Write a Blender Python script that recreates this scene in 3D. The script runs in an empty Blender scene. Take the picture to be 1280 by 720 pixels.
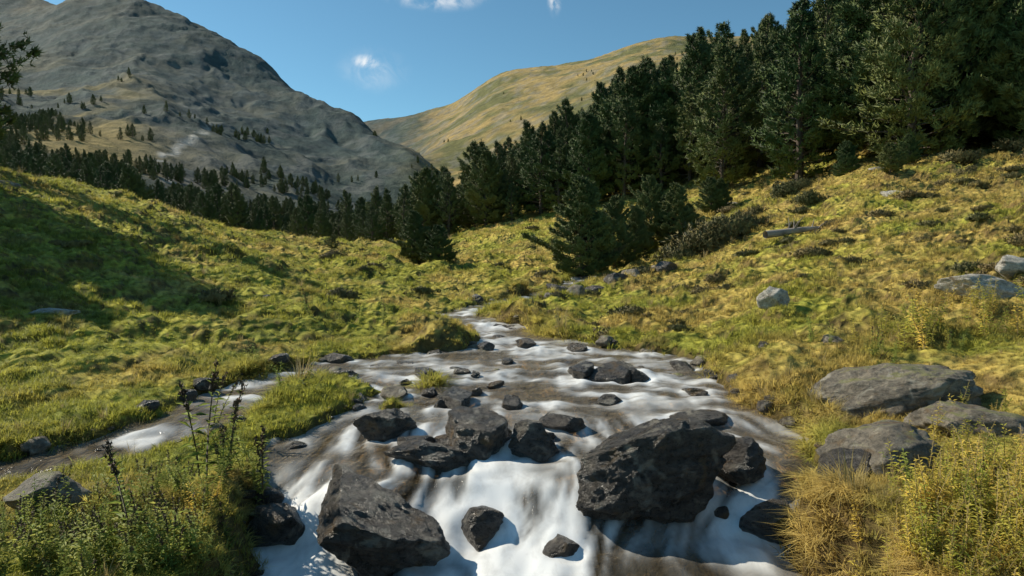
import bpy, math, random
import numpy as np
from mathutils import Vector, Euler, noise as mnoise
random.seed(7); rng=np.random.default_rng(7)
sc=bpy.context.scene
# ------------------------------------------------------------ helpers
def ss(a,b,x):
    t=np.clip((x-a)/(b-a),0,1); return t*t*(3-2*t)
def _h(ix,iy,s):
    n=(ix*374761393+iy*668265263+s*144269504)&0xffffffff
    n=((n^(n>>13))*1274126177)&0xffffffff
    return n^(n>>16)
def perlin(x,y,seed=0):
    x=np.asarray(x,float);y=np.asarray(y,float)
    xi=np.floor(x).astype(np.int64);yi=np.floor(y).astype(np.int64)
    fx=x-xi;fy=y-yi
    u=fx*fx*fx*(fx*(fx*6-15)+10);v=fy*fy*fy*(fy*(fy*6-15)+10)
    def g(dx,dy):
        a=_h(xi+dx,yi+dy,seed)*(2*math.pi/4294967296.0)
        return np.cos(a)*(fx-dx)+np.sin(a)*(fy-dy)
    n0=g(0,0)*(1-u)+g(1,0)*u; n1=g(0,1)*(1-u)+g(1,1)*u
    return (n0*(1-v)+n1*v)*1.5
def fbm(x,y,o=4,seed=0,gain=.5):
    r=0;a=1
    for i in range(o):
        r=r+a*perlin(x,y,seed+i*17);x=x*2.03;y=y*2.03;a*=gain
    return r
def ridged(x,y,o=4,seed=0):
    r=0;a=1
    for i in range(o):
        r=r+a*(1-2*np.abs(perlin(x,y,seed+i*13)));x=x*2.1;y=y*2.1;a*=.5
    return r
def build_mesh(name,V,F,smooth=True,mats=(),midx=None):
    me=bpy.data.meshes.new(name)
    V=np.asarray(V,np.float32);F=np.asarray(F,np.int32);k=F.shape[1]
    me.vertices.add(len(V));me.vertices.foreach_set("co",V.ravel())
    me.loops.add(F.size);me.loops.foreach_set("vertex_index",F.ravel())
    me.polygons.add(len(F));me.polygons.foreach_set("loop_start",np.arange(0,F.size,k,dtype=np.int32))
    for m in mats: me.materials.append(m)
    if midx is not None: me.polygons.foreach_set("material_index",np.asarray(midx,np.int32))
    me.polygons.foreach_set("use_smooth",np.full(len(F),smooth))
    me.update(calc_edges=True); me.validate()
    return me
def add_obj(name,me,loc=(0,0,0),rot=(0,0,0),scale=(1,1,1),coll=None):
    o=bpy.data.objects.new(name,me);o.location=loc;o.rotation_euler=rot;o.scale=scale
    (coll or sc.collection).objects.link(o);return o
# ------------------------------------------------------------ terrain
PX=np.array([-200,0,160,320,440,510,560,640,720,840,960,1120,1280,1480.])
CA=(PX-640)/853.
RY=np.array([3,6,10,15,20,30,45,60,90,150,250,400,700,900,1100,1300,1600,2500,3500.])
T=[[.15,.4,1.3,2.8,4.5,6.5,7,8,13,26,50,95,190,270,360,460,600,600],
[.05,.12,.85,2.1,3.6,4.8,4.5,5,8,17,38,78,168,245,335,430,580,560],
[.0,.1,.45,1.3,2.2,3.9,4.0,4,5,12,28,68,170,262,360,462,470,450],
[.0,.08,.28,.75,1.15,1.85,2.5,2.2,2,4,14,46,132,215,305,325,300,300],
[.05,.1,.2,.45,.6,1.0,1.6,1.9,2,2.5,8,30,108,165,150,150,200,430],
[.05,.1,.15,.35,.5,.9,1.5,2.1,3,4,8,24,98,118,135,165,240,450],
[.05,.1,.15,.25,.4,.85,1.5,2.6,4,6,10,24,75,115,165,210,285,480],
[.05,.1,.1,.2,.4,.9,1.9,4.0,8,14,24,45,105,150,205,270,370,590],
[.05,.1,.1,.25,.5,1.1,2.4,5.2,11,20,35,62,130,185,245,310,405,610],
[.05,.1,.15,.4,.75,1.7,4.0,7.5,15,28,50,85,165,225,290,360,450,700],
[.1,.15,.5,.95,1.5,3.0,6,10,19,38,65,105,190,250,310,370,450,700],
[.1,.25,.8,1.5,2.4,4.6,8.5,13,24,48,80,120,200,260,330,400,500,720],
[.1,.4,1.0,2.0,3.1,5.4,9.5,14.5,27,54,88,130,210,270,340,410,530,800],
[.2,.6,1.3,2.5,3.8,6.4,11,17,30,60,95,140,220,280,350,420,540,800]]
T=np.array(T);T=np.concatenate([T,T[:,-1:]*.75],1)
def pchip(x,Y,xq):
    h=np.diff(x);d=np.diff(Y,axis=-1)/h
    m=np.zeros_like(Y)
    w1=2*h[1:]+h[:-1];w2=h[1:]+2*h[:-1]
    same=(d[...,1:]*d[...,:-1])>0
    with np.errstate(all='ignore'):
        hm=(w1+w2)/(w1/d[...,:-1]+w2/d[...,1:])
    m[...,1:-1]=np.where(same,hm,0)
    m[...,0]=d[...,0];m[...,-1]=d[...,-1]
    i=np.clip(np.searchsorted(x,xq)-1,0,len(x)-2)
    t=(xq-x[i])/h[i];hh=h[i]
    return ((2*t**3-3*t**2+1)*Y[...,i]+(t**3-2*t**2+t)*hh*m[...,i]+(-2*t**3+3*t**2)*Y[...,i+1]+(t**3-t**2)*hh*m[...,i+1])
LQ=np.linspace(math.log(3),math.log(3500),700);AQ=np.linspace(CA[0],CA[-1],500)
G=pchip(np.log(RY),T,LQ)
G=pchip(CA,G.T.copy(),AQ)
def base(x,y):
    yy=np.clip(y,3,3499);a=np.clip(x/yy,CA[0],CA[-1]-1e-6)
    u=(np.log(yy)-LQ[0])/(LQ[1]-LQ[0]);v=(a-AQ[0])/(AQ[1]-AQ[0])
    i=np.clip(u.astype(int),0,698);j=np.clip(v.astype(int),0,498);u=u-i;v=v-j
    return (G[i,j]*(1-u)+G[i+1,j]*u)*(1-v)+(G[i,j+1]*(1-u)+G[i+1,j+1]*u)*v
EY=[-40,2.5,4.3,4.8,5.2,6,6.8,7.6,8.4,9,9.6,10,10.6,11.5,12.5,13.5,14.5,15.5,17,18.5,20,23,27]
XL=[-1.5,-1.5,-1.6,-1.7,-1.9,-2.0,-1.5,-1.4,-2.0,-2.5,-2.3,-1.8,-.6,-.45,-.7,-1.05,-1.6,-1.2,-.3,.4,1.1,2.1,3.4]
XR=[1.9,1.9,1.9,2.1,2.4,2.6,2.4,2.3,2.4,2.5,2.5,2.3,1.5,.8,.4,-.2,-.8,-.4,.3,1.0,1.7,2.7,3.9]
WY=[-40,2.5,4.25,4.6,5.05,5.35,6.1,6.4,8.4,8.7,11,11.4,13,13.4,15,15.4,17,20,27,60]
WZ=[-.8,-.45,-.40,-.34,-.10,-.03,0,.05,.07,.1,.12,.16,.18,.24,.26,.32,.35,.47,.85,1.5]
SB=np.array([(-2.3,9.3),(-2.8,8.4),(-3.0,7.5),(-2.98,6.3),(-3.4,5.6),(-3.8,5.05),(-4.6,4.75),(-7,4.2)])
ISL=[(-.95,8.05,.22),(-1.25,7.0,.2),(.55,12.0,.2),(-1.55,9.1,.12)]
def zw(x,y):
    yw=y+.28*perlin(x*.8,y*.25,91)+.1*perlin(x*2.5,y*.5,92)
    return np.interp(yw,WY,WZ)
def chan(x,y):
    w=.20*perlin(x*1.2,y*1.2,5)+.12*perlin(x*3.7,y*3.7,6)
    s=np.minimum(x-np.interp(y,EY,XL),np.interp(y,EY,XR)-x)
    s=s-ss(24,27,y)*4
    sd=np.full(np.shape(x),1e3)
    for (ax,ay),(bx,by) in zip(SB[:-1],SB[1:]):
        dx,dy=bx-ax,by-ay
        t=np.clip(((x-ax)*dx+(y-ay)*dy)/(dx*dx+dy*dy),0,1)
        sd=np.minimum(sd,np.hypot(x-ax-t*dx,y-ay-t*dy))
    v=np.maximum(s+w,.34+.08*ss(-3.2,-3.8,x)-sd+w*.4)
    for (ix,iy,ir) in ISL: v=np.minimum(v,np.hypot(x-ix,(y-iy))-ir+w*.5)
    return v
BUMPS=[(-2.5,4.2,.45,.10),(-1.2,10.9,.45,.28),(-2.2,7.1,.45,.10),(2.6,10.7,.5,.2),(.15,13.4,.5,.3),(3.0,7.7,.35,.24),(2.95,6.8,.3,.22),
 (.9,12.6,.4,.18),(-1.7,12.4,.6,.2),(1.2,15.5,.7,.22),(3.2,9.3,.5,.12),(-.2,18.5,.8,.25),(3.0,13.2,.8,.15),(2.2,3.7,.5,.12)]
def height(x,y):
    b=base(x,y);d=-chan(x,y);w=zw(x,y)
    b=np.maximum(b,w+.08-.3*np.maximum(d-1,0))
    near=1-ss(60,160,y)
    m1=np.abs(perlin(x*.5+3,y*.5,11));m2=np.abs(perlin(x*1.3,y*1.5+8,12));m3=np.abs(perlin(x*3.3,y*3.6,13))
    am=.5+.5*ss(-.6,.6,perlin(x*.15,y*.15,14))
    rel=(m1-.3)*.34*ss(.3,2.5,d)+(m2-.25)*.30*am+(m3-.2)*.13*am+.03*perlin(x*8,y*8,15)
    rel=rel*(.6+.6*ss(5,20,y))+.55*perlin(x*.11,y*.11,16)*ss(12,40,y)
    far=ss(90,450,y)
    relf=far*(8*ridged(x/260.+y/500.,y/520.,4,31)-4)+ss(60,160,y)*1.6*fbm(x/25.,y/25.,4,33)
    relf=relf*(1-.35*ss(1200,2500,y))*np.where(np.asarray(y)>0,1,0)
    left=ss(-.05,-.3,x/np.maximum(y,1))
    wx=x+30*perlin(x/90.,y/90.,39);relf=relf+far*left*4.0*ridged(wx/75.+y/170.,y/260.,5,37)
    r=(rel*near*ss(.0,.5,d)+relf)
    for bx,by,s,h in BUMPS:
        r=r+h*np.exp(-((x-bx)**2+(y-by)**2)/(s*s))
    bed=w-.12+.08*perlin(x*2.5,y*2.5,21)+.03*perlin(x*9,y*9,22)
    out=ss(-.02,.22,d)
    return bed+(b+r-bed)*out
def H1(x,y): return float(height(np.array([float(x)]),np.array([float(y)]))[0])
def W1(x,y): return float(zw(np.array([float(x)]),np.array([float(y)]))[0])
av=np.concatenate([np.linspace(-4,-.95,80)[:-1],np.linspace(-.95,.95,760),np.linspace(.95,4,80)[1:]])
yv=np.concatenate([np.linspace(-30,1.9,40),np.exp(np.linspace(math.log(2.0),math.log(3450),840))])
A,Y=np.meshgrid(av,yv);X=A*np.maximum(Y,3.0)
Z=height(X,Y)
nr,nc=X.shape
idx=np.arange(nr*nc).reshape(nr,nc)
F=np.stack([idx[:-1,:-1],idx[:-1,1:],idx[1:,1:],idx[1:,:-1]],-1).reshape(-1,4)
def mixc(c1,c2,f): return c1*(1-f[...,None])+np.array(c2)*f[...,None]
def meadow(X,Y):
    n1=fbm(X*.35,Y*.35,4,51);n2=fbm(X*1.7,Y*1.7,3,52);aa=X/np.maximum(Y,3)
    C=np.zeros(X.shape+(3,))+np.array((.46,.46,.075))
    C=mixc(C,(.66,.50,.14),ss(-.3,.7,n1+.6*aa+.2*ss(15,40,Y)))
    C=mixc(C,(.24,.29,.055),ss(.1,.8,n2)*.6)
    C=mixc(C,(.42,.29,.12),ss(.25,.8,fbm(X*.8+9,Y*.8,3,57))*.5)
    return C
D=-chan(X,Y);aa=X/np.maximum(Y,3)
C=meadow(X,Y)*.8
gy,gx=np.gradient(Z);dxx=np.gradient(X,axis=1);dyy=np.gradient(Y,axis=0)
slope=np.hypot(gx/np.maximum(dxx,1e-6),gy/np.maximum(dyy,1e-6))
C=mixc(C,(.10,.065,.032),ss(.45,1.1,slope)*(1-ss(40,90,Y))*.85)
C=mixc(C,(.09,.065,.035),ss(.12,.0,D)*(1-ss(26,30,Y)))
bedc=mixc(np.zeros(X.shape+(3,))+np.array((.48,.33,.16)),(.12,.085,.05),ss(-.3,.4,fbm(X*5,Y*5,3,53)))
ib=(ss(0.02,-.1,D)*(1-ss(26,30,Y)))[...,None];C=C*(1-ib)+bedc*ib
fn=fbm(X/120.,Y/170.,5,61);fn2=fbm(X/30.,Y/45.,4,62)
farc=mixc(np.zeros(X.shape+(3,))+np.array((.17,.17,.07)),(.42,.31,.13),ss(-.4,.35,fn))
rock_=ss(.0,.5,fn2+.9*(slope-.55)+.25*fn)
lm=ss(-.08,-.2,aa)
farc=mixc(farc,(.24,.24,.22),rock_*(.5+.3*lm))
farc=mixc(farc,(.065,.095,.105),lm*.75)  # shade and haze of the left mountain, put into its colour
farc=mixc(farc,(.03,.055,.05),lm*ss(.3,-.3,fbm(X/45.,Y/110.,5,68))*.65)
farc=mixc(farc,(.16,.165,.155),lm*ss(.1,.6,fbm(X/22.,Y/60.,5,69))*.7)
farc=mixc(farc,(.36,.27,.09),lm*ss(-.46,-.60,aa)*(ss(-.1,.3,fn)*.8)*(1-ss(500,900,Y)))  # sunlit gold of the lower left slope, painted into the colour
top=ss(1000,1500,Y)*lm;farc=mixc(farc,(.25,.18,.09),top*.55*ss(-.3,.4,fn))  # upper left ridge: warm brown of sunlight painted as colour
farc=mixc(farc,(.07,.125,.155),lm*.30*ss(200,700,Y))  # distance haze painted in as a blue tint, growing with Y
sx=-.475+.035*np.sin(Y/60.)+.02*perlin(Y/30.,Y*0,66);scr=ss(.012,.0,np.abs(aa-sx))*ss(180,230,Y)*(1-ss(480,620,Y))
farc=mixc(farc,(.5,.48,.45),scr*ss(-.3,.2,fbm(X/8.,Y/20.,3,67)))
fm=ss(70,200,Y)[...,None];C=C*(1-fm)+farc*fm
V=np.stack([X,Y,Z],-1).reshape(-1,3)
# ------------------------------------------------------------ materials
def newmat(name):
    m=bpy.data.materials.new(name);m.use_nodes=True;nt=m.node_tree
    b=nt.nodes["Principled BSDF"];return m,nt,b
def N(nt,t,**k):
    n=nt.nodes.new(t)
    for a,v in k.items():
        if a in n.inputs: n.inputs[a].default_value=v
        else: setattr(n,a,v)
    return n
def ramp(nt,fac,stops):
    r=nt.nodes.new('ShaderNodeValToRGB');e=r.color_ramp.elements
    while len(e)<len(stops): e.new(.5)
    for q,(p,c) in zip(e,stops): q.position=p;q.color=(*c,1) if len(c)==3 else c
    nt.links.new(fac,r.inputs[0]);return r.outputs[0]
def mul(nt,a,b,f=1.0,mode='MULTIPLY'):
    m=nt.nodes.new('ShaderNodeMix');m.data_type='RGBA';m.blend_type=mode
    if isinstance(f,float): m.inputs[0].default_value=f
    else: nt.links.new(f,m.inputs[0])
    for s,i in ((a,6),(b,7)):
        if isinstance(s,tuple): m.inputs[i].default_value=(*s,1)
        else: nt.links.new(s,m.inputs[i])
    return m.outputs[2]
gm,nt,b=newmat("meadow_ground")
at=N(nt,'ShaderNodeAttribute',attribute_name="col");geo=N(nt,'ShaderNodeNewGeometry')
L=nt.links.new
na=N(nt,'ShaderNodeTexNoise',Scale=9.0,Detail=4.0,Roughness=.7);L(geo.outputs['Position'],na.inputs['Vector'])
nb=N(nt,'ShaderNodeTexNoise',Scale=.05,Detail=7.0,Roughness=.72);L(geo.outputs['Position'],nb.inputs['Vector'])
c1=ramp(nt,na.outputs[0],[(.3,(.5,.5,.5)),(.7,(1.4,1.35,1.3))])
c2=ramp(nt,nb.outputs[0],[(.3,(.5,.55,.55)),(.7,(1.45,1.4,1.3))])
col=mul(nt,mul(nt,at.outputs['Color'],c1),c2)
L(col,b.inputs['Base Color']);b.inputs['Roughness'].default_value=.95;b.inputs['Specular IOR Level'].default_value=.15
bp=N(nt,'ShaderNodeBump',Strength=.6,Distance=.05);L(na.outputs[0],bp.inputs['Height'])
bp2=N(nt,'ShaderNodeBump',Strength=.8,Distance=6.0);L(nb.outputs[0],bp2.inputs['Height']);L(bp.outputs[0],bp2.inputs['Normal'])
L(bp2.outputs[0],b.inputs['Normal'])
def setcol(me,C):
    a=me.attributes.new("col",'FLOAT_COLOR','POINT')
    q=np.ones((len(me.vertices),4),np.float32);q[:,:3]=C.reshape(-1,3);a.data.foreach_set("color",q.ravel())
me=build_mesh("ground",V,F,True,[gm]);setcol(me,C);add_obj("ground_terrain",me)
# foliage. Leaf normals are blended with the volume normal of the plant (attribute "nrm", object space)
def leafmat(name,c1,c2,tr=.3,inst=False,rough=.6,nblend=.6):
    m,nt,b=newmat(name);L=nt.links.new
    g=N(nt,'ShaderNodeNewGeometry')
    if inst: c=N(nt,'ShaderNodeAttribute',attribute_name="gcol",attribute_type='INSTANCER').outputs['Color']
    else:
        oi=N(nt,'ShaderNodeObjectInfo');c=ramp(nt,oi.outputs['Random'],[(0,c1),(1,c2)])
    L(c,b.inputs['Base Color']);b.inputs['Roughness'].default_value=rough;b.inputs['Specular IOR Level'].default_value=.2
    an=N(nt,'ShaderNodeAttribute',attribute_name="nrm");vt=N(nt,'ShaderNodeVectorTransform',vector_type='NORMAL',convert_from='OBJECT',convert_to='WORLD');L(an.outputs['Vector'],vt.inputs[0])
    s1=N(nt,'ShaderNodeVectorMath',operation='SCALE');s1.inputs['Scale'].default_value=1-nblend;L(g.outputs['Normal'],s1.inputs[0])
    s2=N(nt,'ShaderNodeVectorMath',operation='SCALE');s2.inputs['Scale'].default_value=nblend*1.3;L(vt.outputs[0],s2.inputs[0])
    ad=N(nt,'ShaderNodeVectorMath',operation='ADD');L(s1.outputs[0],ad.inputs[0]);L(s2.outputs[0],ad.inputs[1])
    nn=N(nt,'ShaderNodeVectorMath',operation='NORMALIZE');L(ad.outputs[0],nn.inputs[0]);L(nn.outputs[0],b.inputs['Normal'])
    if tr>0:
        t=N(nt,'ShaderNodeBsdfTranslucent');L(c,t.inputs[0])
        mx=N(nt,'ShaderNodeMixShader');mx.inputs[0].default_value=tr
        L(b.outputs[0],mx.inputs[1]);L(t.outputs[0],mx.inputs[2]);L(mx.outputs[0],nt.nodes['Material Output'].inputs[0])
    return m
grassm=leafmat("grass_blades",0,0,.38,True,nblend=.8)
dryg=leafmat("dry_grass",(.50,.39,.15),(.62,.47,.2),.35)
needlem=leafmat("pine_needles",(.085,.13,.035),(.19,.205,.055),0,nblend=.55)
herbm=leafmat("herb_leaves",(.28,.36,.07),(.48,.48,.12),.38)
goldm=leafmat("golden_leaves",(.46,.50,.08),(.95,.70,.15),.45)
shrubm=leafmat("shrub_leaves",(.14,.14,.045),(.28,.20,.08),0)
seedm=leafmat("seed_heads",(.14,.08,.04),(.28,.17,.08),0)
barkm,nt,b=newmat("bark");n=N(nt,'ShaderNodeTexNoise',Scale=6.0,Detail=6.0)
nt.links.new(ramp(nt,n.outputs[0],[(.3,(.04,.03,.022)),(.7,(.16,.12,.09))]),b.inputs['Base Color']);b.inputs['Roughness'].default_value=.95
deadm,nt,b=newmat("weathered_wood");n=N(nt,'ShaderNodeTexNoise',Scale=5.0,Detail=6.0)
nt.links.new(ramp(nt,n.outputs[0],[(.3,(.15,.12,.1)),(.7,(.42,.36,.3))]),b.inputs['Base Color']);b.inputs['Roughness'].default_value=.9
def rockmat(name,dark,lite,pale,rough,moss=None):
    m,nt,b=newmat(name);L=nt.links.new
    g=N(nt,'ShaderNodeNewGeometry')
    mp=N(nt,'ShaderNodeMapping');mp.inputs['Scale'].default_value=(1,1,2.6);mp.inputs['Rotation'].default_value=(.4,.5,0);L(g.outputs['Position'],mp.inputs[0])
    n1=N(nt,'ShaderNodeTexNoise',Scale=4.0,Detail=11.0,Roughness=.75);L(mp.outputs[0],n1.inputs['Vector'])
    n2=N(nt,'ShaderNodeTexNoise',Scale=18.0,Detail=7.0,Roughness=.8);L(g.outputs['Position'],n2.inputs['Vector'])
    n3=N(nt,'ShaderNodeTexNoise',Scale=5.0,Detail=5.0,Roughness=.6,Distortion=.6);L(g.outputs['Position'],n3.inputs['Vector'])
    c=ramp(nt,n1.outputs[0],[(.34,dark),(.66,lite)])
    c=mul(nt,c,ramp(nt,n2.outputs[0],[(.35,(.4,.4,.4)),(.65,(1.6,1.6,1.6))]))
    c=mul(nt,c,pale,ramp(nt,n3.outputs[0],[(.56,(0,0,0)),(.66,(.8,.8,.8))]),'MIX')
    c=mul(nt,c,(.20,.12,.045),ramp(nt,n3.outputs[0],[(.32,(.7,.7,.7)),(.43,(0,0,0))]),'MIX')
    if moss:
        sp=N(nt,'ShaderNodeSeparateXYZ');L(g.outputs['Normal'],sp.inputs[0])
        mm=N(nt,'ShaderNodeMath',operation='MULTIPLY');L(sp.outputs[2],mm.inputs[0]);L(n1.outputs[0],mm.inputs[1])
        c=mul(nt,c,moss,ramp(nt,mm.outputs[0],[(.46,(0,0,0)),(.56,(.8,.8,.8))]),'MIX')
    L(c,b.inputs['Base Color'])
    rr=ramp(nt,n2.outputs[0],[(.3,(rough*.6,)*3),(.7,(min(1,rough*1.5),)*3)]);L(rr,b.inputs['Roughness'])
    ad=N(nt,'ShaderNodeMath',operation='MULTIPLY_ADD');L(n2.outputs[0],ad.inputs[0]);ad.inputs[1].default_value=.35;L(n1.outputs[0],ad.inputs[2])
    bp=N(nt,'ShaderNodeBump',Strength=1.0,Distance=.10);L(ad.outputs[0],bp.inputs['Height']);L(bp.outputs[0],b.inputs['Normal']);return m
wetrock=rockmat("wet_rock",(.020,.018,.015),(.15,.125,.10),(.36,.32,.25),.30)
dryrock=rockmat("dry_rock",(.11,.095,.07),(.38,.32,.24),(.52,.47,.37),.8,(.24,.24,.06))
palerock=rockmat("pale_rock",(.32,.29,.24),(.62,.57,.48),(.7,.65,.56),.85)
# ------------------------------------------------------------ rocks
def rock_mesh(name,seed,dims,mat,sub=4,cuts=14,rough=.075):
    import bmesh
    r=random.Random(seed);bm=bmesh.new();bmesh.ops.create_icosphere(bm,subdivisions=sub,radius=1)
    P=np.array([v.co[:] for v in bm.verts]);Fc=np.array([[v.index for v in f.verts] for f in bm.faces]);bm.free()
    for i in range(cuts):
        n=np.array([r.gauss(0,1),r.gauss(0,1),r.gauss(0,.9)]);n/=np.linalg.norm(n);dd=r.uniform(.5,.78)
        e=P@n-dd;P=P-np.where(e>0,e*1.0,0)[:,None]*n
    off=Vector((seed*3.1,seed*1.7,0));Q=[]
    for p in P:
        v=Vector(p);l=v.normalized()
        ly=v.x*.5+v.z*4+v.y*.7
        k=mnoise.fractal(v*1.4+off,1,2,3)*rough*.9+(abs(mnoise.noise(Vector((v.x*1.5,v.y*1.5,ly))+off))-.2)*rough*1.0+mnoise.fractal(v*4.5+off,.7,2,5)*rough*.6
        v=v+l*k;Q.append((v.x*dims[0]/2,v.y*dims[1]/2,v.z*dims[2]/2))
    return build_mesh(name,Q,Fc,True,[mat])
ROCKS=[]
def rock(x,y,w,dp,h,rz=0,tx=0,ty=0,mat=None,seed=1,sink=.25,sub=4,name="boulder",water=True,cuts=14):
    z=(W1(x,y) if water else H1(x,y))+h*(.5-sink)
    me=rock_mesh(name,seed,(w*1.25,dp*1.25,h*1.3),mat or wetrock,sub,cuts)
    if water: ROCKS.append((x,y,w/2,dp/2))
    return add_obj(name,me,(x,y,z),(tx,ty,rz))
rock(1.02,4.98,1.2,.8,.66,.25,.12,-.25,wetrock,3,.2,6)
rock(-.95,4.55,1.05,.7,.52,-.35,.1,.22,wetrock,8,.2,6)
rock(-.26,5.75,.66,.5,.50,.4,.1,.1,wetrock,5,.3,5)
rock(.18,5.65,.5,.4,.32,-.2,.05,.2,wetrock,12,.35,5)
rock(-.60,5.45,.75,.38,.24,.1,0,.12,wetrock,14,.35,5)
rock(-1.12,6.15,.58,.42,.32,.3,0,-.1,wetrock,15,.3,5)
rock(-.85,5.75,.35,.3,.16,.0,0,0,wetrock,16,.35)
rock(1.72,5.35,.5,.45,.36,.2,.1,-.2,wetrock,17,.3,5)
rock(1.85,4.75,.4,.4,.28,.8,.1,-.2,wetrock,18,.35)
rock(-1.65,4.7,.4,.45,.3,.8,.1,.2,wetrock,19,.35)
rock(.5,6.3,.42,.3,.2,0,0,0,wetrock,20,.35)
rock(1.75,6.5,.55,.35,.16,.2,0,0,wetrock,21,.45)
rock(-.22,4.72,.34,.3,.24,.4,.1,0,wetrock,24,.42,4)
rock(.36,4.5,.26,.24,.18,.9,.1,0,wetrock,26,.45,4)
for (px,py,w,h,s) in [(570,503,.5,.24,31),(648,506,.3,.16,32),(690,540,.25,.13,33),(725,468,.5,.26,34),(768,470,.8,.24,35),(805,472,.3,.16,36),
  (530,471,.38,.16,37),(437,471,.36,.18,38),(460,482,.25,.10,39),(487,494,.34,.22,40),(572,468,.24,.1,41),(600,470,.2,.1,42),(655,434,.4,.18,43),(720,439,.35,.18,44),
  (545,506,.22,.12,46),(605,437,.3,.16,47),(850,462,.38,.16,49),(430,452,.4,.2,51),(625,482,.22,.1,45),(590,490,.26,.12,48),(530,492,.22,.12,50),(760,500,.3,.1,52),(500,478,.22,.1,53),
  (445,498,.25,.12,54),(610,518,.22,.1,55),(560,548,.28,.14,57),(395,482,.3,.16,59),(640,455,.25,.1,58),(880,490,.3,.12,60)]:
    yy=1.66*853/(py+6-310);rock((px-640)/853*yy+random.uniform(-.08,.08),yy,w,w*.7,h,random.uniform(-1.5,1.5),0,random.uniform(-.25,.25),wetrock if s not in(40,) else dryrock,s,.38,4)
D_=False
rock(3.6,6.3,1.7,1.0,.58,-.25,-.16,-.24,dryrock,62,.45,6,"boulder",D_)
rock(2.5,4.75,.75,.7,.46,.5,-.05,-.15,dryrock,63,.4,5,"boulder",D_)
rock(2.2,4.45,.4,.35,.24,.5,-.05,-.15,wetrock,75,.35,4,"boulder",D_)
rock(3.6,5.3,.75,.6,.36,-.3,0,.1,dryrock,67,.4,5,"boulder",D_)
rock(3.0,5.3,.35,.3,.2,.3,0,.1,dryrock,66,.35,4,"boulder",D_)
rock(4.25,11.1,.42,.36,.42,.4,.1,.3,palerock,67,.25,4,"boulder",D_)
rock(7.05,9.9,1.35,.6,.36,-.1,0,.1,palerock,68,.15,5,"stone_slab",D_)
rock(8.0,10.9,.7,.5,.4,.1,0,.1,palerock,69,.15,4,"boulder",D_)
rock(-2.85,4.15,.5,.45,.32,.2,0,.1,dryrock,70,.35,4,"boulder",D_)
rock(-6.9,10.2,.7,.45,.14,.1,0,.0,palerock,71,.3,4,"stone_slab",D_)
rock(-3.75,5.65,.45,.3,.12,.2,0,0,wetrock,73,.3,4,"boulder",D_)
rock(-15.6,21,1.0,.6,.4,.2,0,0,dryrock,74,.3,4,"boulder",D_)
for i,(x,y,w,h,m) in enumerate([(4.2,8.9,.3,.14,1),(3.3,8.9,.3,.14,0),(1.6,17.5,.7,.4,1),(2.3,19,.8,.45,0),(3.1,20,.9,.5,0),(3.8,21.5,.8,.5,1),(1.2,18.3,.6,.35,0),(4.9,22,.9,.45,0),
   (-.9,16.6,.5,.25,0),(5.3,24,.8,.4,1),(.9,16.2,.4,.25,1),(-.4,12.1,.4,.25,0),(.8,12,.3,.18,0),(14.5,26,1.2,.35,2),
   (17.5,33,1.0,.35,2),(-5.2,14.5,.3,.14,0),(15.5,38,1.4,.5,2),(13,40,1.2,.4,1)]):
    rock(x,y,w,w*.7,h,i,0,0,(wetrock,dryrock,palerock)[m],100+i,.35,3,"boulder",D_)
# ------------------------------------------------------------ water
gx=np.arange(-7.5,5.2,.03);gy=np.concatenate([np.arange(1.5,9,.03),np.arange(9,26,.05)])
WX,WYY=np.meshgrid(gx,gy)
wd=chan(WX,WYY);wz=zw(WX,WYY)
rip=.012*fbm(WX*2.6,WYY*2.2,3,71)*ss(4.5,7,WYY)+.004*perlin(WX*8,WYY*5.5,73)+.012*perlin(WX*5,WYY*.9,72)
dz=(zw(WX,WYY+.18)-zw(WX,WYY-.12))/.3
dn=zw(WX,WYY+.6)-wz
wx2=WX+.45*perlin(WX*.8,WYY*.8,70)+.12*perlin(WX*2.,WYY*1.6,69)
st=.9*fbm(wx2*5.,WYY*1.0,4,74)
iso=fbm(WX*1.8+.5*perlin(WX,WYY,76),WYY*2.6,4,77)
fy_=ss(5.8,7.5,WYY);st=st*(1-fy_)+iso*fy_
wide=fbm(WX*.9,WYY*.7,3,75)
chute=1.25*np.exp(-((WX+.02)/.42)**2)+1.1*np.exp(-((WX+1.5)/.28)**2)+.4*np.exp(-((WX-1.75)/.3)**2)+.10
nearw=ss(6.3,5.6,WYY);chute=chute*nearw+1.0*(1-nearw)
foam=(np.clip(dz*1.7,0,1)*.8+np.clip(dn*1.3,0,1)*.45)*chute*(.75+1.1*st)+.36*ss(-.6,1.0,.9*st+wide)*(.45+.6*fy_)+.07*fy_
foam=foam+.28*(1-ss(0,.4,np.abs(WYY-5.9)))*(.5+st)+.25*fy_*ss(.15,.6,perlin(WX*1.2,WYY*1.6,78))*(.6+st)
for (rx,ry,ra,rb) in ROCKS:
    nf=.65 if ry<5.2 else 1.0
    dx=(WX-rx)/ra;dyv=WYY-ry
    R2=np.sqrt(dx**2+(dyv/rb)**2)
    k=ss(1.8,1.0,R2)*.42
    tail=np.exp(-((np.abs(dx)-.95)/.3)**2)*ss(.1,-.1,dyv)*np.exp(np.minimum(dyv+.1,0)/(.3+ra*.8))*.5
    foam=foam+nf*(k+tail)*(.6+1.0*st)*min(1,ra*2.8)
    wz=wz+.05*min(1,ra*2)*ss(1.8,.9,R2)*ss(-.1,.2,dyv)-.03*ss(1.6,.9,R2)*ss(.1,-.2,dyv)
foam=foam+.95*np.exp(-((WX+.02)/.36)**2-((WYY-4.35)/.5)**2)*(.8+.6*st)+.22*np.exp(-((WX+.1)/.8)**2-((WYY-4.0)/.4)**2)*(.8+st)
foam=np.clip(foam,0,1);foam=.45*foam+.52*ss(.12,.72,foam)
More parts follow.
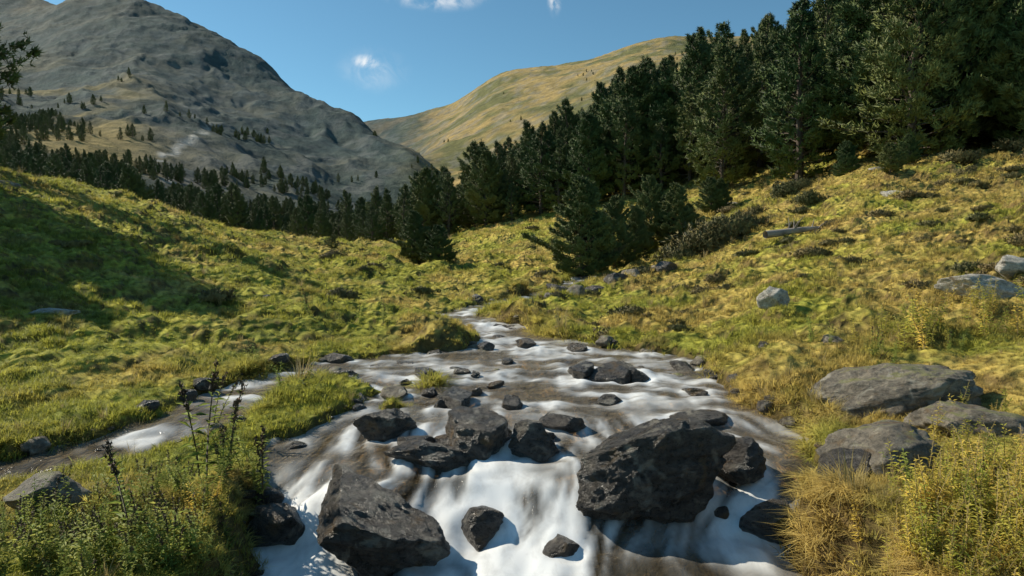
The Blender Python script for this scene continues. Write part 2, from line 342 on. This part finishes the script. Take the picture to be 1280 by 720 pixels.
rip=rip*(1+.8*ss(.1,.6,foam))+.02*foam+.012*st*foam*nearw
WZm=wz+rip
vi=np.arange(WX.size).reshape(WX.shape)
keep=(wd[:-1,:-1]>-.17)&(WYY[:-1,:-1]<25.5)
Fw=np.stack([vi[:-1,:-1],vi[:-1,1:],vi[1:,1:],vi[1:,:-1]],-1)[keep]
used=np.unique(Fw);remap=-np.ones(WX.size,int);remap[used]=np.arange(len(used))
Vw=np.stack([WX,WYY,WZm],-1).reshape(-1,3)[used]
wm,nt,b=newmat("stream_water");L=nt.links.new
at=N(nt,'ShaderNodeAttribute',attribute_name="foam");g=N(nt,'ShaderNodeNewGeometry')
mp=N(nt,'ShaderNodeMapping');mp.inputs['Scale'].default_value=(1,.5,1);L(g.outputs['Position'],mp.inputs[0])
n1=N(nt,'ShaderNodeTexNoise',Scale=9.0,Detail=4.0,Roughness=.6,Distortion=.4);L(mp.outputs[0],n1.inputs['Vector'])
b.inputs['Base Color'].default_value=(.30,.225,.13,1);b.inputs['Roughness'].default_value=.14;b.inputs['IOR'].default_value=1.33
b.inputs['Specular IOR Level'].default_value=1.0
bp=N(nt,'ShaderNodeBump',Strength=.8,Distance=.07);L(n1.outputs[0],bp.inputs['Height']);L(bp.outputs[0],b.inputs['Normal'])
tr=N(nt,'ShaderNodeBsdfTransparent');tr.inputs[0].default_value=(.92,.84,.70,1)
m1=N(nt,'ShaderNodeMixShader');lw=N(nt,'ShaderNodeLayerWeight',Blend=.3);L(bp.outputs[0],lw.inputs['Normal'])
mr=N(nt,'ShaderNodeMapRange');mr.inputs['To Min'].default_value=.06;mr.inputs['To Max'].default_value=1.0;L(lw.outputs['Fresnel'],mr.inputs[0])
L(mr.outputs[0],m1.inputs[0]);L(tr.outputs[0],m1.inputs[1]);L(b.outputs[0],m1.inputs[2])
fo=N(nt,'ShaderNodeBsdfPrincipled');fo.inputs['Base Color'].default_value=(.90,.90,.88,1);fo.inputs['Roughness'].default_value=.5
md=N(nt,'ShaderNodeMath',operation='MULTIPLY_ADD');L(n1.outputs[0],md.inputs[0]);md.inputs[1].default_value=.9;md.inputs[2].default_value=.55
mf=N(nt,'ShaderNodeMath',operation='MULTIPLY',use_clamp=True);L(at.outputs['Fac'],mf.inputs[0]);L(md.outputs[0],mf.inputs[1])
m2=N(nt,'ShaderNodeMixShader');L(mf.outputs[0],m2.inputs[0]);L(m1.outputs[0],m2.inputs[1]);L(fo.outputs[0],m2.inputs[2])
L(m2.outputs[0],nt.nodes['Material Output'].inputs[0])
me=build_mesh("stream_water",Vw,remap[Fw],True,[wm])
a=me.attributes.new("foam",'FLOAT','POINT');a.data.foreach_set("value",foam.ravel()[used].astype(np.float32))
add_obj("stream_water",me)
# ------------------------------------------------------------ prototypes
def proto_coll(name): return bpy.data.collections.new(name)
def setnrm(me,Nv):
    a=me.attributes.new("nrm",'FLOAT_VECTOR','POINT');a.data.foreach_set("vector",np.asarray(Nv,np.float32).ravel())
def blades(n,h,spread,w,lean,seed,droop=.5,mat=None):
    r=np.random.default_rng(seed)
    az=r.uniform(0,2*np.pi,n);rad=spread*np.sqrt(r.random(n));bx=rad*np.cos(az);by=rad*np.sin(az)
    az2=az+r.normal(0,.7,n);ln=lean*(.3+r.random(n));hh=h*(.55+.6*r.random(n))
    dx,dy=np.cos(az2),np.sin(az2);px,py=-dy,dx;V=[]
    for t,ww in ((0,1),(.5,.75),(1,0)):
        ox=bx+dx*ln*hh*t**1.8;oy=by+dy*ln*hh*t**1.8;oz=hh*(t-droop*.5*t**3*ln)
        if ww: V.append(np.stack([ox-px*w*ww/2,oy-py*w*ww/2,oz],-1));V.append(np.stack([ox+px*w*ww/2,oy+py*w*ww/2,oz],-1))
        else: V.append(np.stack([ox,oy,oz],-1))
    V=np.stack(V,1).reshape(-1,3);k=np.arange(n)[:,None]*5
    F=np.concatenate([k+[0,1,3],k+[0,3,2],k+[2,3,4]])
    me=build_mesh("gt",V,F,True,[mat or grassm])
    q=V*np.array([.6,.6,0])+np.array([0,0,1.]);q/=np.linalg.norm(q,axis=1)[:,None];setnrm(me,q);return me
gc=proto_coll("grass_protos")
for i in range(4): add_obj("grass_tuft_%c"%(97+i),blades(18,1,.6,.09,.8,100+i),coll=gc)
for i in range(3): add_obj("grass_tuft_%c"%(101+i),blades(40,1,.35,.04,1.4,200+i,.9),coll=gc)
add_obj("grass_tuft_h",blades(30,1,.2,.025,.45,300,.3,dryg),coll=gc)
class MB:
    def __init__(s): s.V=[];s.F=[];s.M=[];s.n=0
    def add(s,V,F,m): 
        V=np.asarray(V,float);F=np.asarray(F,int);s.V.append(V);s.F.append(F+s.n);s.M.append(np.full(len(F),m));s.n+=len(V)
    def tube(s,pts,rad,m,k=5):
        pts=np.asarray(pts,float);Vs=[]
        for i,p in enumerate(pts):
            d=pts[min(i+1,len(pts)-1)]-pts[max(i-1,0)];d/=np.linalg.norm(d)+1e-9
            u=np.cross(d,(0.3,.1,.95));u=u if np.linalg.norm(u)>.1 else np.cross(d,(1,0,0));u/=np.linalg.norm(u);v=np.cross(d,u)
            for j in range(k):
                a=2*np.pi*j/k;Vs.append(p+rad[i]*(np.cos(a)*u+np.sin(a)*v))
        F=[]
        for i in range(len(pts)-1):
            for j in range(k):
                a=i*k+j;b_=i*k+(j+1)%k;F+= [[a,b_,b_+k],[a,b_+k,a+k]]
        s.add(Vs,F,m)
    def mesh(s,name,mats,smooth=False,ctr=None):
        V=np.concatenate(s.V);me=build_mesh(name,V,np.concatenate(s.F),smooth,mats,np.concatenate(s.M))
        if ctr is not None:
            zc,zs=ctr;q=V.copy();q[:,2]=(V[:,2]-zc)*zs;q/=np.linalg.norm(q,axis=1)[:,None]+1e-6;setnrm(me,q)
        return me
def needles(P,Dr,K,ln,w,r,spread=.75,up=.25):
    n=len(P);P=np.repeat(P,K,0);Dr=np.repeat(Dr,K,0)
    d=Dr*.6+r.normal(0,spread*.6,(n*K,3));d[:,2]+=up;d/=np.linalg.norm(d,axis=1)[:,None]
    q=np.cross(d,r.normal(0,1,(n*K,3)));q/=np.linalg.norm(q,axis=1)[:,None]
    l=ln*(.6+.7*r.random((n*K,1)));P=P+r.normal(0,ln*.18,P.shape)
    V=np.stack([P-q*w,P+q*w,P+d*l],1).reshape(-1,3)
    return V,np.arange(n*K*3).reshape(-1,3)
def make_pine(seed,R=2.5,H=10.,nb=120,full=1.0,pw=.8):
    r=np.random.default_rng(seed);mb=MB()
    tw=r.normal(0,.12,(7,2));tz=np.linspace(0,H*.97,7);tw[0]=0
    tp=[(tw[i,0]*i/3,tw[i,1]*i/3,tz[i]) for i in range(7)]
    mb.tube(tp,[.2*(1-t/7.3)+.012 for t in range(7)],0,7)
    P=[];Dd=[];ga=r.uniform(0,6);lob=r.uniform(0,6.28,4)
    for i in range(nb):
        t=(i+r.random())/nb;z=H*(.03+.95*t**.95)
        prof=(1-t)**pw*min(1,(t+.10)/.28)**.6+.04
        az=ga+i*2.39996+r.normal(0,.25)
        lump=1+.22*math.sin(az*2+lob[0]+t*9)+.15*math.sin(az*3+lob[1]-t*17)
        L_=R*prof*(.72+.5*r.random())*lump
        if r.random()<.07: L_*=1.25
        el=math.radians(-8+55*t+r.normal(0,7))
        cx=np.interp(z,tz,[p[0] for p in tp]);cy=np.interp(z,tz,[p[1] for p in tp])
        S=np.linspace(0,1,5);dirx,diry=math.cos(az),math.sin(az)
        hx=L_*S*math.cos(el);hz=L_*(S*math.sin(el)+.28*S**2)
        pts=np.stack([cx+dirx*hx,cy+diry*hx,z+hz],-1)
        mb.tube(pts,np.linspace(.045*(1-t)+.012,.006,5),0,3)
        nn=int(max(5,L_/.06*full))
        s=.3+.70*np.sqrt(r.random(nn));lat=(1.05-s)*L_*.45
        q=np.stack([np.interp(s,S,pts[:,k]) for k in range(3)],-1)
        off=r.normal(0,1,nn)*np.minimum(lat,.55)
        q[:,0]+=-diry*off;q[:,1]+=dirx*off;q[:,2]+=r.normal(0,.10,nn)+.05
        dd=np.stack([dirx-diry*off*.9,diry+dirx*off*.9,np.full(nn,.45)],-1);dd/=np.linalg.norm(dd,axis=1)[:,None]
        P.append(q);Dd.append(dd)
    P.append(np.array([[tp[-1][0],tp[-1][1],H*.93+k*.1] for k in range(5)]));Dd.append(np.tile([0,0,1.],(5,1)))
    V_,F_=needles(np.concatenate(P),np.concatenate(Dd),8,.26,.036,r)
    mb.add(V_,F_,1);return mb.mesh("pine_%d"%seed,[barkm,needlem],False,(H*.28,.5))
pines=[make_pine(1,2.4),make_pine(2,2.9),make_pine(3,2.1,nb=130),make_pine(4,2.7,nb=110),make_pine(5,3.1,nb=130,full=1.15),make_pine(6,2.3,nb=100,full=.8)]
pc=proto_coll("pine_protos")
for i,p in enumerate(pines): add_obj("pine_proto_%c"%(97+i),p,coll=pc)
pines+=[make_pine(7,3.0,nb=150,full=1.9,pw=.62),make_pine(8,3.3,nb=150,full=1.8,pw=.7)]
def make_shrub(seed,mats,R=1.,H=.7,n=900,ln=.12,w=.022):
    r=np.random.default_rng(seed);mb=MB();P=[];Dd=[]
    for i in range(26):
        az=r.uniform(0,6.28);el=r.uniform(.25,1.5);L_=(.6+.5*r.random())
        e=np.array([math.cos(az)*math.cos(el)*R*L_,math.sin(az)*math.cos(el)*R*L_,math.sin(el)*H*L_])
        mb.tube([(0,0,-.05),e*.5+r.normal(0,.03,3),e],[.02,.012,.004],0,3)
        k=n//26;s=.4+.65*r.random(k);P.append(e*s[:,None]+r.normal(0,.13,(k,3))*[R,R,H]);d=e/np.linalg.norm(e);Dd.append(np.tile(d,(k,1)))
    V_,F_=needles(np.concatenate(P),np.concatenate(Dd),7,ln,w,r,1.0);mb.add(V_,F_,1);return mb.mesh("shrub",mats,False,(0,1.3))
shrubs=[make_shrub(11,[barkm,shrubm]),make_shrub(12,[barkm,shrubm],1.2,.6)]
hc=proto_coll("heath_protos")
for i in range(3): add_obj("heath_%c"%(97+i),make_shrub(20+i,[barkm,shrubm],1.0,.45,420,.16,.03),coll=hc)
def make_weed(seed,leaf,stem,head,nl=16,lw=.03,ll=.16):
    r=np.random.default_rng(seed);mb=MB()
    for k in range(r.integers(2,4)):
        hx,hy=r.normal(0,.16,2);hh=.65+.45*r.random();b0=r.normal(0,.04,2);S=np.linspace(0,1,6)
        pts=np.stack([b0[0]+hx*S**1.6,b0[1]+hy*S**1.6,hh*S],-1);mb.tube(pts,np.linspace(.010,.004,6),0,3)
        for i in range(nl):
            s=.08+.85*(i+r.random())/nl;p=np.array([np.interp(s,S,pts[:,j]) for j in range(3)])
            az=i*2.4+r.normal(0,.3);e=r.uniform(.1,1.0);d=np.array([math.cos(az)*math.cos(e),math.sin(az)*math.cos(e),math.sin(e)])
            q=np.cross(d,(0,0,1));q/=np.linalg.norm(q);l=ll*(1.15-s*.75)*r.uniform(.5,1.5)
            mb.add([p,p+d*l*.45+q*lw/2,p+d*l+np.array([0,0,-l*.3]),p+d*l*.45-q*lw/2],[[0,1,2],[0,2,3]],1)
        if head:
            m=26;s=.72+.3*r.random(m);P=np.stack([np.interp(s,S,pts[:,j]) for j in range(3)],-1)+r.normal(0,.012,(m,3));P[:,2]+=(s-1).clip(0)
            V_,F_=needles(P,np.tile([0,0,1.],(m,1)),5,.035,.008,r);mb.add(V_,F_,2)
    return mb.mesh("weed",[stem,leaf,seedm],False,(-.4,1))
wc=proto_coll("herb_protos")
for i in range(4): add_obj("herb_%c"%(97+i),make_weed(40+i,herbm,herbm,i%2==0,24,.045,.2),coll=wc)
gdc=proto_coll("golden_protos")
for i in range(6): add_obj("golden_herb_%c"%(97+i),make_weed(50+i,goldm,dryg,False,26,.03,.17),coll=gdc)
sc_=proto_coll("stone_protos")
for i in range(5): add_obj("stone_%c"%(97+i),rock_mesh("stone",400+i,(1.2,.95,.6),wetrock if i<3 else dryrock,3),coll=sc_)
# ------------------------------------------------------------ instancer
def instancer(name,P,Rz,S,I,coll,tilt=None,col=None):
    n=len(P);me=bpy.data.meshes.new(name);me.vertices.add(n);me.vertices.foreach_set("co",np.asarray(P,np.float32).ravel())
    R=np.zeros((n,3),np.float32);R[:,2]=Rz
    if tilt is not None: R[:,:2]=tilt
    a=me.attributes.new("rot",'FLOAT_VECTOR','POINT');a.data.foreach_set("vector",R.ravel())
    a=me.attributes.new("scl",'FLOAT','POINT');a.data.foreach_set("value",np.asarray(S,np.float32))
    a=me.attributes.new("idx",'INT','POINT');a.data.foreach_set("value",np.asarray(I,np.int32))
    if col is not None:
        a=me.attributes.new("gcol",'FLOAT_COLOR','POINT');q=np.ones((n,4),np.float32);q[:,:3]=col;a.data.foreach_set("color",q.ravel())
    o=add_obj(name,me);ng=bpy.data.node_groups.new(name,'GeometryNodeTree')
    ng.interface.new_socket("Geometry",in_out='INPUT',socket_type='NodeSocketGeometry')
    ng.interface.new_socket("Geometry",in_out='OUTPUT',socket_type='NodeSocketGeometry')
    q=ng.nodes.new;l=ng.links.new;gi=q('NodeGroupInput');go=q('NodeGroupOutput')
    ci=q('GeometryNodeCollectionInfo');ci.inputs[0].default_value=coll;ci.inputs[1].default_value=True;ci.inputs[2].default_value=True
    ip=q('GeometryNodeInstanceOnPoints');ip.inputs['Pick Instance'].default_value=True
    def na(nm,t):
        k=q('GeometryNodeInputNamedAttribute');k.data_type=t;k.inputs[0].default_value=nm;return [s for s in k.outputs if s.enabled and s.name=='Attribute'][0]
    l(gi.outputs[0],ip.inputs['Points']);l(ci.outputs[0],ip.inputs['Instance']);l(na("idx",'INT'),ip.inputs['Instance Index'])
    l(na("rot",'FLOAT_VECTOR'),ip.inputs['Rotation']);l(na("scl",'FLOAT'),ip.inputs['Scale']);l(ip.outputs[0],go.inputs[0])
    md=o.modifiers.new("inst",'NODES');md.node_group=ng;return o
n=105000
a=rng.uniform(-.98,.98,n);y=np.exp(rng.uniform(math.log(2.6),math.log(65),n));x=a*y
d=-chan(x,y);ok=d>.04;x,y,a,d=x[ok],y[ok],a[ok],d[ok]
z=height(x,y);n=len(x)
pt=ss(-.3,.5,perlin(x*.9,y*.9,81)+.5*perlin(x*.25,y*.25,82))
bank=ss(.6,.1,d)*(1-ss(18,26,y))*ss(-.3,.3,perlin(x*.8,y*.8,85))*(1-.7*ss(-2.7,-3.1,x)*(1-ss(7,8,y)))
S=(.033+.0034*y)*(.7+.5*rng.random(n))*(.65+.75*pt)*(1+1.1*bank)
I=rng.integers(0,4,n);lng=(rng.random(n)<(.04+.7*bank));I[lng]=rng.integers(4,7,lng.sum());S[lng]*=1.3
dr=rng.random(n)<.006*(1+1.5*(a>.1));I[dr]=7;S[dr]*=2.0
gcol=meadow(x,y)*(.75+.6*rng.random(n))[:,None];gcol=mixc(gcol,(.66,.50,.15),bank*.55*rng.random(n));gcol=np.clip(gcol,0,.8)
instancer("meadow_grass",np.stack([x,y,z-.008],-1),rng.uniform(0,6.28,n),S,I,gc,rng.normal(0,.15,(n,2)),gcol)
n=1900;x=rng.uniform(-4.2,3.2,n);y=np.exp(rng.uniform(math.log(3.5),math.log(21),n));d=chan(x,y);ok=(d>-.2)&((d<.45)|(rng.random(n)<.45));x,y,d=x[ok],y[ok],d[ok]
S=.05+.25*rng.random(len(x))**2.5*(.8+.6*ss(5,12,y))
instancer("river_stones",np.stack([x,y,height(x,y)+S*.13],-1),rng.uniform(0,6.28,len(x)),S,rng.integers(0,5,len(x)),sc_)
n=700;a=rng.uniform(-.7,.95,n);y=np.exp(rng.uniform(math.log(10),math.log(60),n));x=a*y
ok=(chan(x,y)<-.5)&(perlin(x*.25,y*.25,87)+.5*perlin(x*.7,y*.7,88)+.5*a>.25);x,y=x[ok],y[ok]
instancer("heath_clumps",np.stack([x,y,height(x,y)-.04],-1),rng.uniform(0,6.28,len(x)),rng.uniform(.15,.5,len(x))*(.6+.02*y),rng.integers(0,3,len(x)),hc)
def herbs(name,boxes,coll,ni):
    P=[];S=[]
    for (cx,cy,sx,sy,cnt,h) in boxes:
        x=rng.normal(cx,sx,cnt);y=np.maximum(rng.normal(cy,sy,cnt),2.2);ok=chan(x,y)<-.05;x,y=x[ok],y[ok]
        P.append(np.stack([x,y,height(x,y)],-1));S.append(h*rng.uniform(.5,1.2,len(x)))
    P=np.concatenate(P);S=np.concatenate(S);instancer(name,P,rng.uniform(0,6.28,len(P)),S,rng.integers(0,ni,len(P)),coll,rng.normal(0,.18,(len(P),2)))
herbs("wild_herbs",[(-2.15,4.4,.25,.25,26,.24),(-2.2,3.55,.3,.2,80,.26),(-2.6,3.7,.3,.2,60,.22),(-1.95,5.0,.12,.15,10,.34),(-2.0,5.6,.3,.3,14,.22),(-2.4,6.9,.2,.2,4,.3),(-2.9,8.9,.3,.2,6,.35),
  (4.6,8.0,.5,.4,10,.35),(2.6,4.0,.3,.3,12,.24),(-3.0,12.5,.6,.6,9,.4)],wc,4)
herbs("golden_bush",[(2.45,3.45,.28,.2,190,.30),(3.0,3.9,.25,.22,120,.30),(2.05,3.15,.15,.15,60,.25),(3.2,4.6,.2,.2,20,.28),(5.2,8.4,.5,.4,40,.48),(6.2,8.9,.5,.4,18,.4),(-1.75,3.95,.08,.1,12,.2),(-2.0,4.2,.1,.1,14,.2),(3.9,5.2,.2,.2,12,.28)],gdc,6)
for (x,y,h,s) in [(-2.22,4.75,.85,1),(-2.05,4.85,.7,2),(-2.03,3.6,.62,3),(-1.8,4.9,.6,4),(-2.6,5.9,.55,5)]:
    add_obj("tall_weed",make_weed(60+s,herbm,seedm,True,26,.035,.16),(x,y,H1(x,y)),(0,0,s),(h,h,h))
# ------------------------------------------------------------ trees
def tree(x,y,h,v,wf=1.0,rz=None):
    s=h/10.;add_obj("pine_tree",pines[v],(x,y,H1(x,y)-.05*h/10),(0,0,rz if rz is not None else random.uniform(0,6.28)),(s*wf,s*wf,s))
for t in [(2.45,24,3.5,6,1.15),(4.2,28,2.9,7,1.0),(3.3,26,2.3,6,1.1),(6.45,32,3.5,7,.95),(7.4,31,2.9,6,1.1),(5.4,30,2.5,6,1.1),(-4.3,30,2.1,6,1.2),(-3.1,29,1.8,7,1.3),(-3.7,29.5,1.5,6,1.4),
 (-15.8,50,2.4,1,1.1),(-15.4,55,3.0,4,1),(-13.6,56,2.9,0,1),(-10,38,1.0,1,1.5),(-17.5,53,1.6,2,1.2),(-11.8,58,3.4,3,1.1),
 (11.0,38,2.1,7,1.2),(11.7,38.5,1.8,6,1.2),(17.5,36,1.9,6,1.2),(16.5,30,1.3,7,1.4),(9.5,37,1.2,6,1.4),(19,33,1.4,7,1.3),
 (-20.6,26,8.5,5,1.0),(-19.4,19.5,8.0,7,1.1),(-16.8,15.2,6.3,6,1.3)]: tree(*t)
fpx=np.array([430,500,560,640,700,760,840,900,960,1030,1100,1180,1280,1500]);fy=np.array([64,60,60,60,58,57,56,52,53,50,40,36,34,31.])
def front(a): return np.interp(a,(fpx-640)/853.,fy)
def fh(a): return np.interp(a,[-.25,-.1,0,.1,.2,.4,.8],[5.5,7.2,7.8,9.2,11.2,11.5,11.5])
pts=[];tries=0
while len(pts)<560 and tries<8000:
    tries+=1
    a=random.uniform(-.22,.98);f=front(a);y=f+(random.random()**1.7)*80
    x=a*y;mind=1.9+.02*(y-f)
    if any((x-p[0])**2+(y-p[1])**2<(mind*1.25)**2 for p in pts): continue
    pts.append((x,y,a,f))
FP=[];FS=[];FI=[];cnt=0
for (x,y,a,f) in pts:
    h=fh(a)*random.uniform(.55,1.15)
    if y-f<5 and y<70:
        tree(x,y,h*random.uniform(.7,1),random.randrange(8),random.uniform(.95,1.2));cnt+=1
    else: FP.append((x,y,0));FS.append(h/10);FI.append(random.randrange(6))
for t in [(20.8,36,10.5,4,1.1),(24.5,38,11,7,1.0),(29,36,11,4,1.1),(17.5,42,11,0,1.1),(26.5,33.5,8.5,7,1.1),(15,49,10,1,1.1)]: tree(*t)
for i in range(420):
    a=random.uniform(-.80,-.24);y=math.exp(random.uniform(math.log(75),math.log(240)))
    if float(perlin(np.array([a*y/22.]),np.array([y/30.]),86)[0])<-.1: continue
    FP.append((a*y,y,0));FS.append(random.uniform(.35,.75));FI.append(random.randrange(6))
for i in range(1500):
    a=random.uniform(-.75,-.1);y=math.exp(random.uniform(math.log(200),math.log(620)))
    if float(perlin(np.array([a*y/45.]),np.array([y/60.]),83)[0])<.0+.45*(y-200)/360.: continue
    FP.append((a*y,y,0));FS.append(random.uniform(.3,.75));FI.append(random.randrange(6))
for i in range(300):
    a=random.uniform(-.2,.25);y=random.uniform(400,1500)
    if float(perlin(np.array([a*y/120.]),np.array([y/150.]),84)[0])<.15: continue
    FP.append((a*y,y,0));FS.append(random.uniform(.4,.7));FI.append(random.randrange(6))
FP=np.array(FP);FP[:,2]=height(FP[:,0],FP[:,1])-.1
instancer("pine_forest",FP,rng.uniform(0,6.28,len(FP)),FS,FI,pc)
for i,(x,y,s) in enumerate([(7.6,26.5,1.5),(8.7,27.5,1.4),(6.4,26,1.0),(9.6,28.5,1.1),(14,35,1.1),(15.2,36,.9),(12.5,29,.7),(20,31,.9),(23,30,.8),(-4.3,17,.5),(-8.8,34,.6),(25,34,1.),(11.8,33,.8),(17,27,.5),(18.5,28,.7),(-7.5,36,.5),(4.5,16,.4)]):
    add_obj("shrub",shrubs[i%2],(x,y,H1(x,y)-.05),(0,0,i),(s,s,s))
mb=MB();mb.tube([(-1,0,.12),(-.4,.05,.18),(.3,-.02,.28),(1.1,.06,.36)],[.13,.12,.10,.05],0,9)
for k in range(9):
    s=random.uniform(-.6,1);e=(s+random.uniform(.1,.5),random.uniform(-.4,.4),.3+random.uniform(.1,.5));mb.tube([(s,0,.2),((s+e[0])/2,e[1]*.4,e[2]*.7),e],[.035,.02,.006],0,4)
lm_=mb.mesh("fallen_log",[deadm],True);add_obj("fallen_log",lm_,(9.2,22.5,H1(9.2,22.5)-.05),(0,0,.25))
# ------------------------------------------------------------ sky / light / camera
el=math.radians(37);az=math.radians(-64)
w=bpy.data.worlds.new("World");sc.world=w;w.use_nodes=True;nt=w.node_tree;L=nt.links.new
bg=nt.nodes['Background'];sk=nt.nodes.new('ShaderNodeTexSky');sk.sky_type='NISHITA';sk.sun_disc=False
sk.sun_elevation=el;sk.sun_rotation=az;sk.altitude=2000;sk.air_density=1.0;sk.dust_density=.6;sk.ozone_density=2.0
tc=nt.nodes.new('ShaderNodeTexCoord')
cl=None
nz=N(nt,'ShaderNodeTexNoise',Scale=30.0,Detail=8.0,Roughness=.62,Distortion=.5);L(tc.outputs['Generated'],nz.inputs['Vector'])
for (px,py,sx,sz) in [(548,-2,.075,.022),(462,82,.024,.011),(692,8,.010,.028),(470,92,.05,.03)]:
    v=Vector(((px-640)/853,1,(310-py)/853)).normalized()
    s=N(nt,'ShaderNodeVectorMath',operation='SUBTRACT');L(tc.outputs['Generated'],s.inputs[0]);s.inputs[1].default_value=v
    m=N(nt,'ShaderNodeVectorMath',operation='MULTIPLY');L(s.outputs[0],m.inputs[0]);m.inputs[1].default_value=(1/sx,1/sx,1/sz)
    ln=N(nt,'ShaderNodeVectorMath',operation='LENGTH');L(m.outputs[0],ln.inputs[0])
    mr=N(nt,'ShaderNodeMapRange',interpolation_type='SMOOTHSTEP');mr.inputs['From Min'].default_value=1.2;mr.inputs['From Max'].default_value=0;mr.inputs['To Max'].default_value=1.0 if sz<.03 else .25;L(ln.outputs['Value'],mr.inputs[0])
    if cl is None: cl=mr.outputs[0]
    else:
        mm=N(nt,'ShaderNodeMath',operation='MAXIMUM');L(cl,mm.inputs[0]);L(mr.outputs[0],mm.inputs[1]);cl=mm.outputs[0]
nr_=N(nt,'ShaderNodeMapRange',interpolation_type='SMOOTHSTEP');nr_.inputs['From Min'].default_value=.36;nr_.inputs['From Max'].default_value=.66;L(nz.outputs[0],nr_.inputs[0])
gm2=N(nt,'ShaderNodeMath',operation='MULTIPLY');L(nr_.outputs[0],gm2.inputs[0]);L(cl,gm2.inputs[1])
tint=mul(nt,sk.outputs[0],(.60,.86,.80))
c=mul(nt,tint,(7,7,6.9),gm2.outputs[0],'MIX')
L(c,bg.inputs[0]);bg.inputs[1].default_value=.15
sun=bpy.data.lights.new("sun",'SUN');sun.energy=5.0;sun.angle=math.radians(.53);sun.color=(1,.92,.76)
dirv=Vector((math.sin(az)*math.cos(el),math.cos(az)*math.cos(el),math.sin(el)))
so=bpy.data.objects.new("sun",sun);sc.collection.objects.link(so);so.rotation_euler=dirv.to_track_quat('Z','Y').to_euler()
cam=bpy.data.cameras.new("cam");cam.lens=24;cam.sensor_width=36;cam.clip_end=20000;cam.clip_start=.05
co=bpy.data.objects.new("camera",cam);sc.collection.objects.link(co);co.location=(0,0,1.7);co.rotation_euler=(math.radians(90-3.35),0,0)
sc.camera=co
sc.view_settings.view_transform='Standard';sc.view_settings.look='None';sc.view_settings.exposure=0
print("trees",cnt,len(FP))
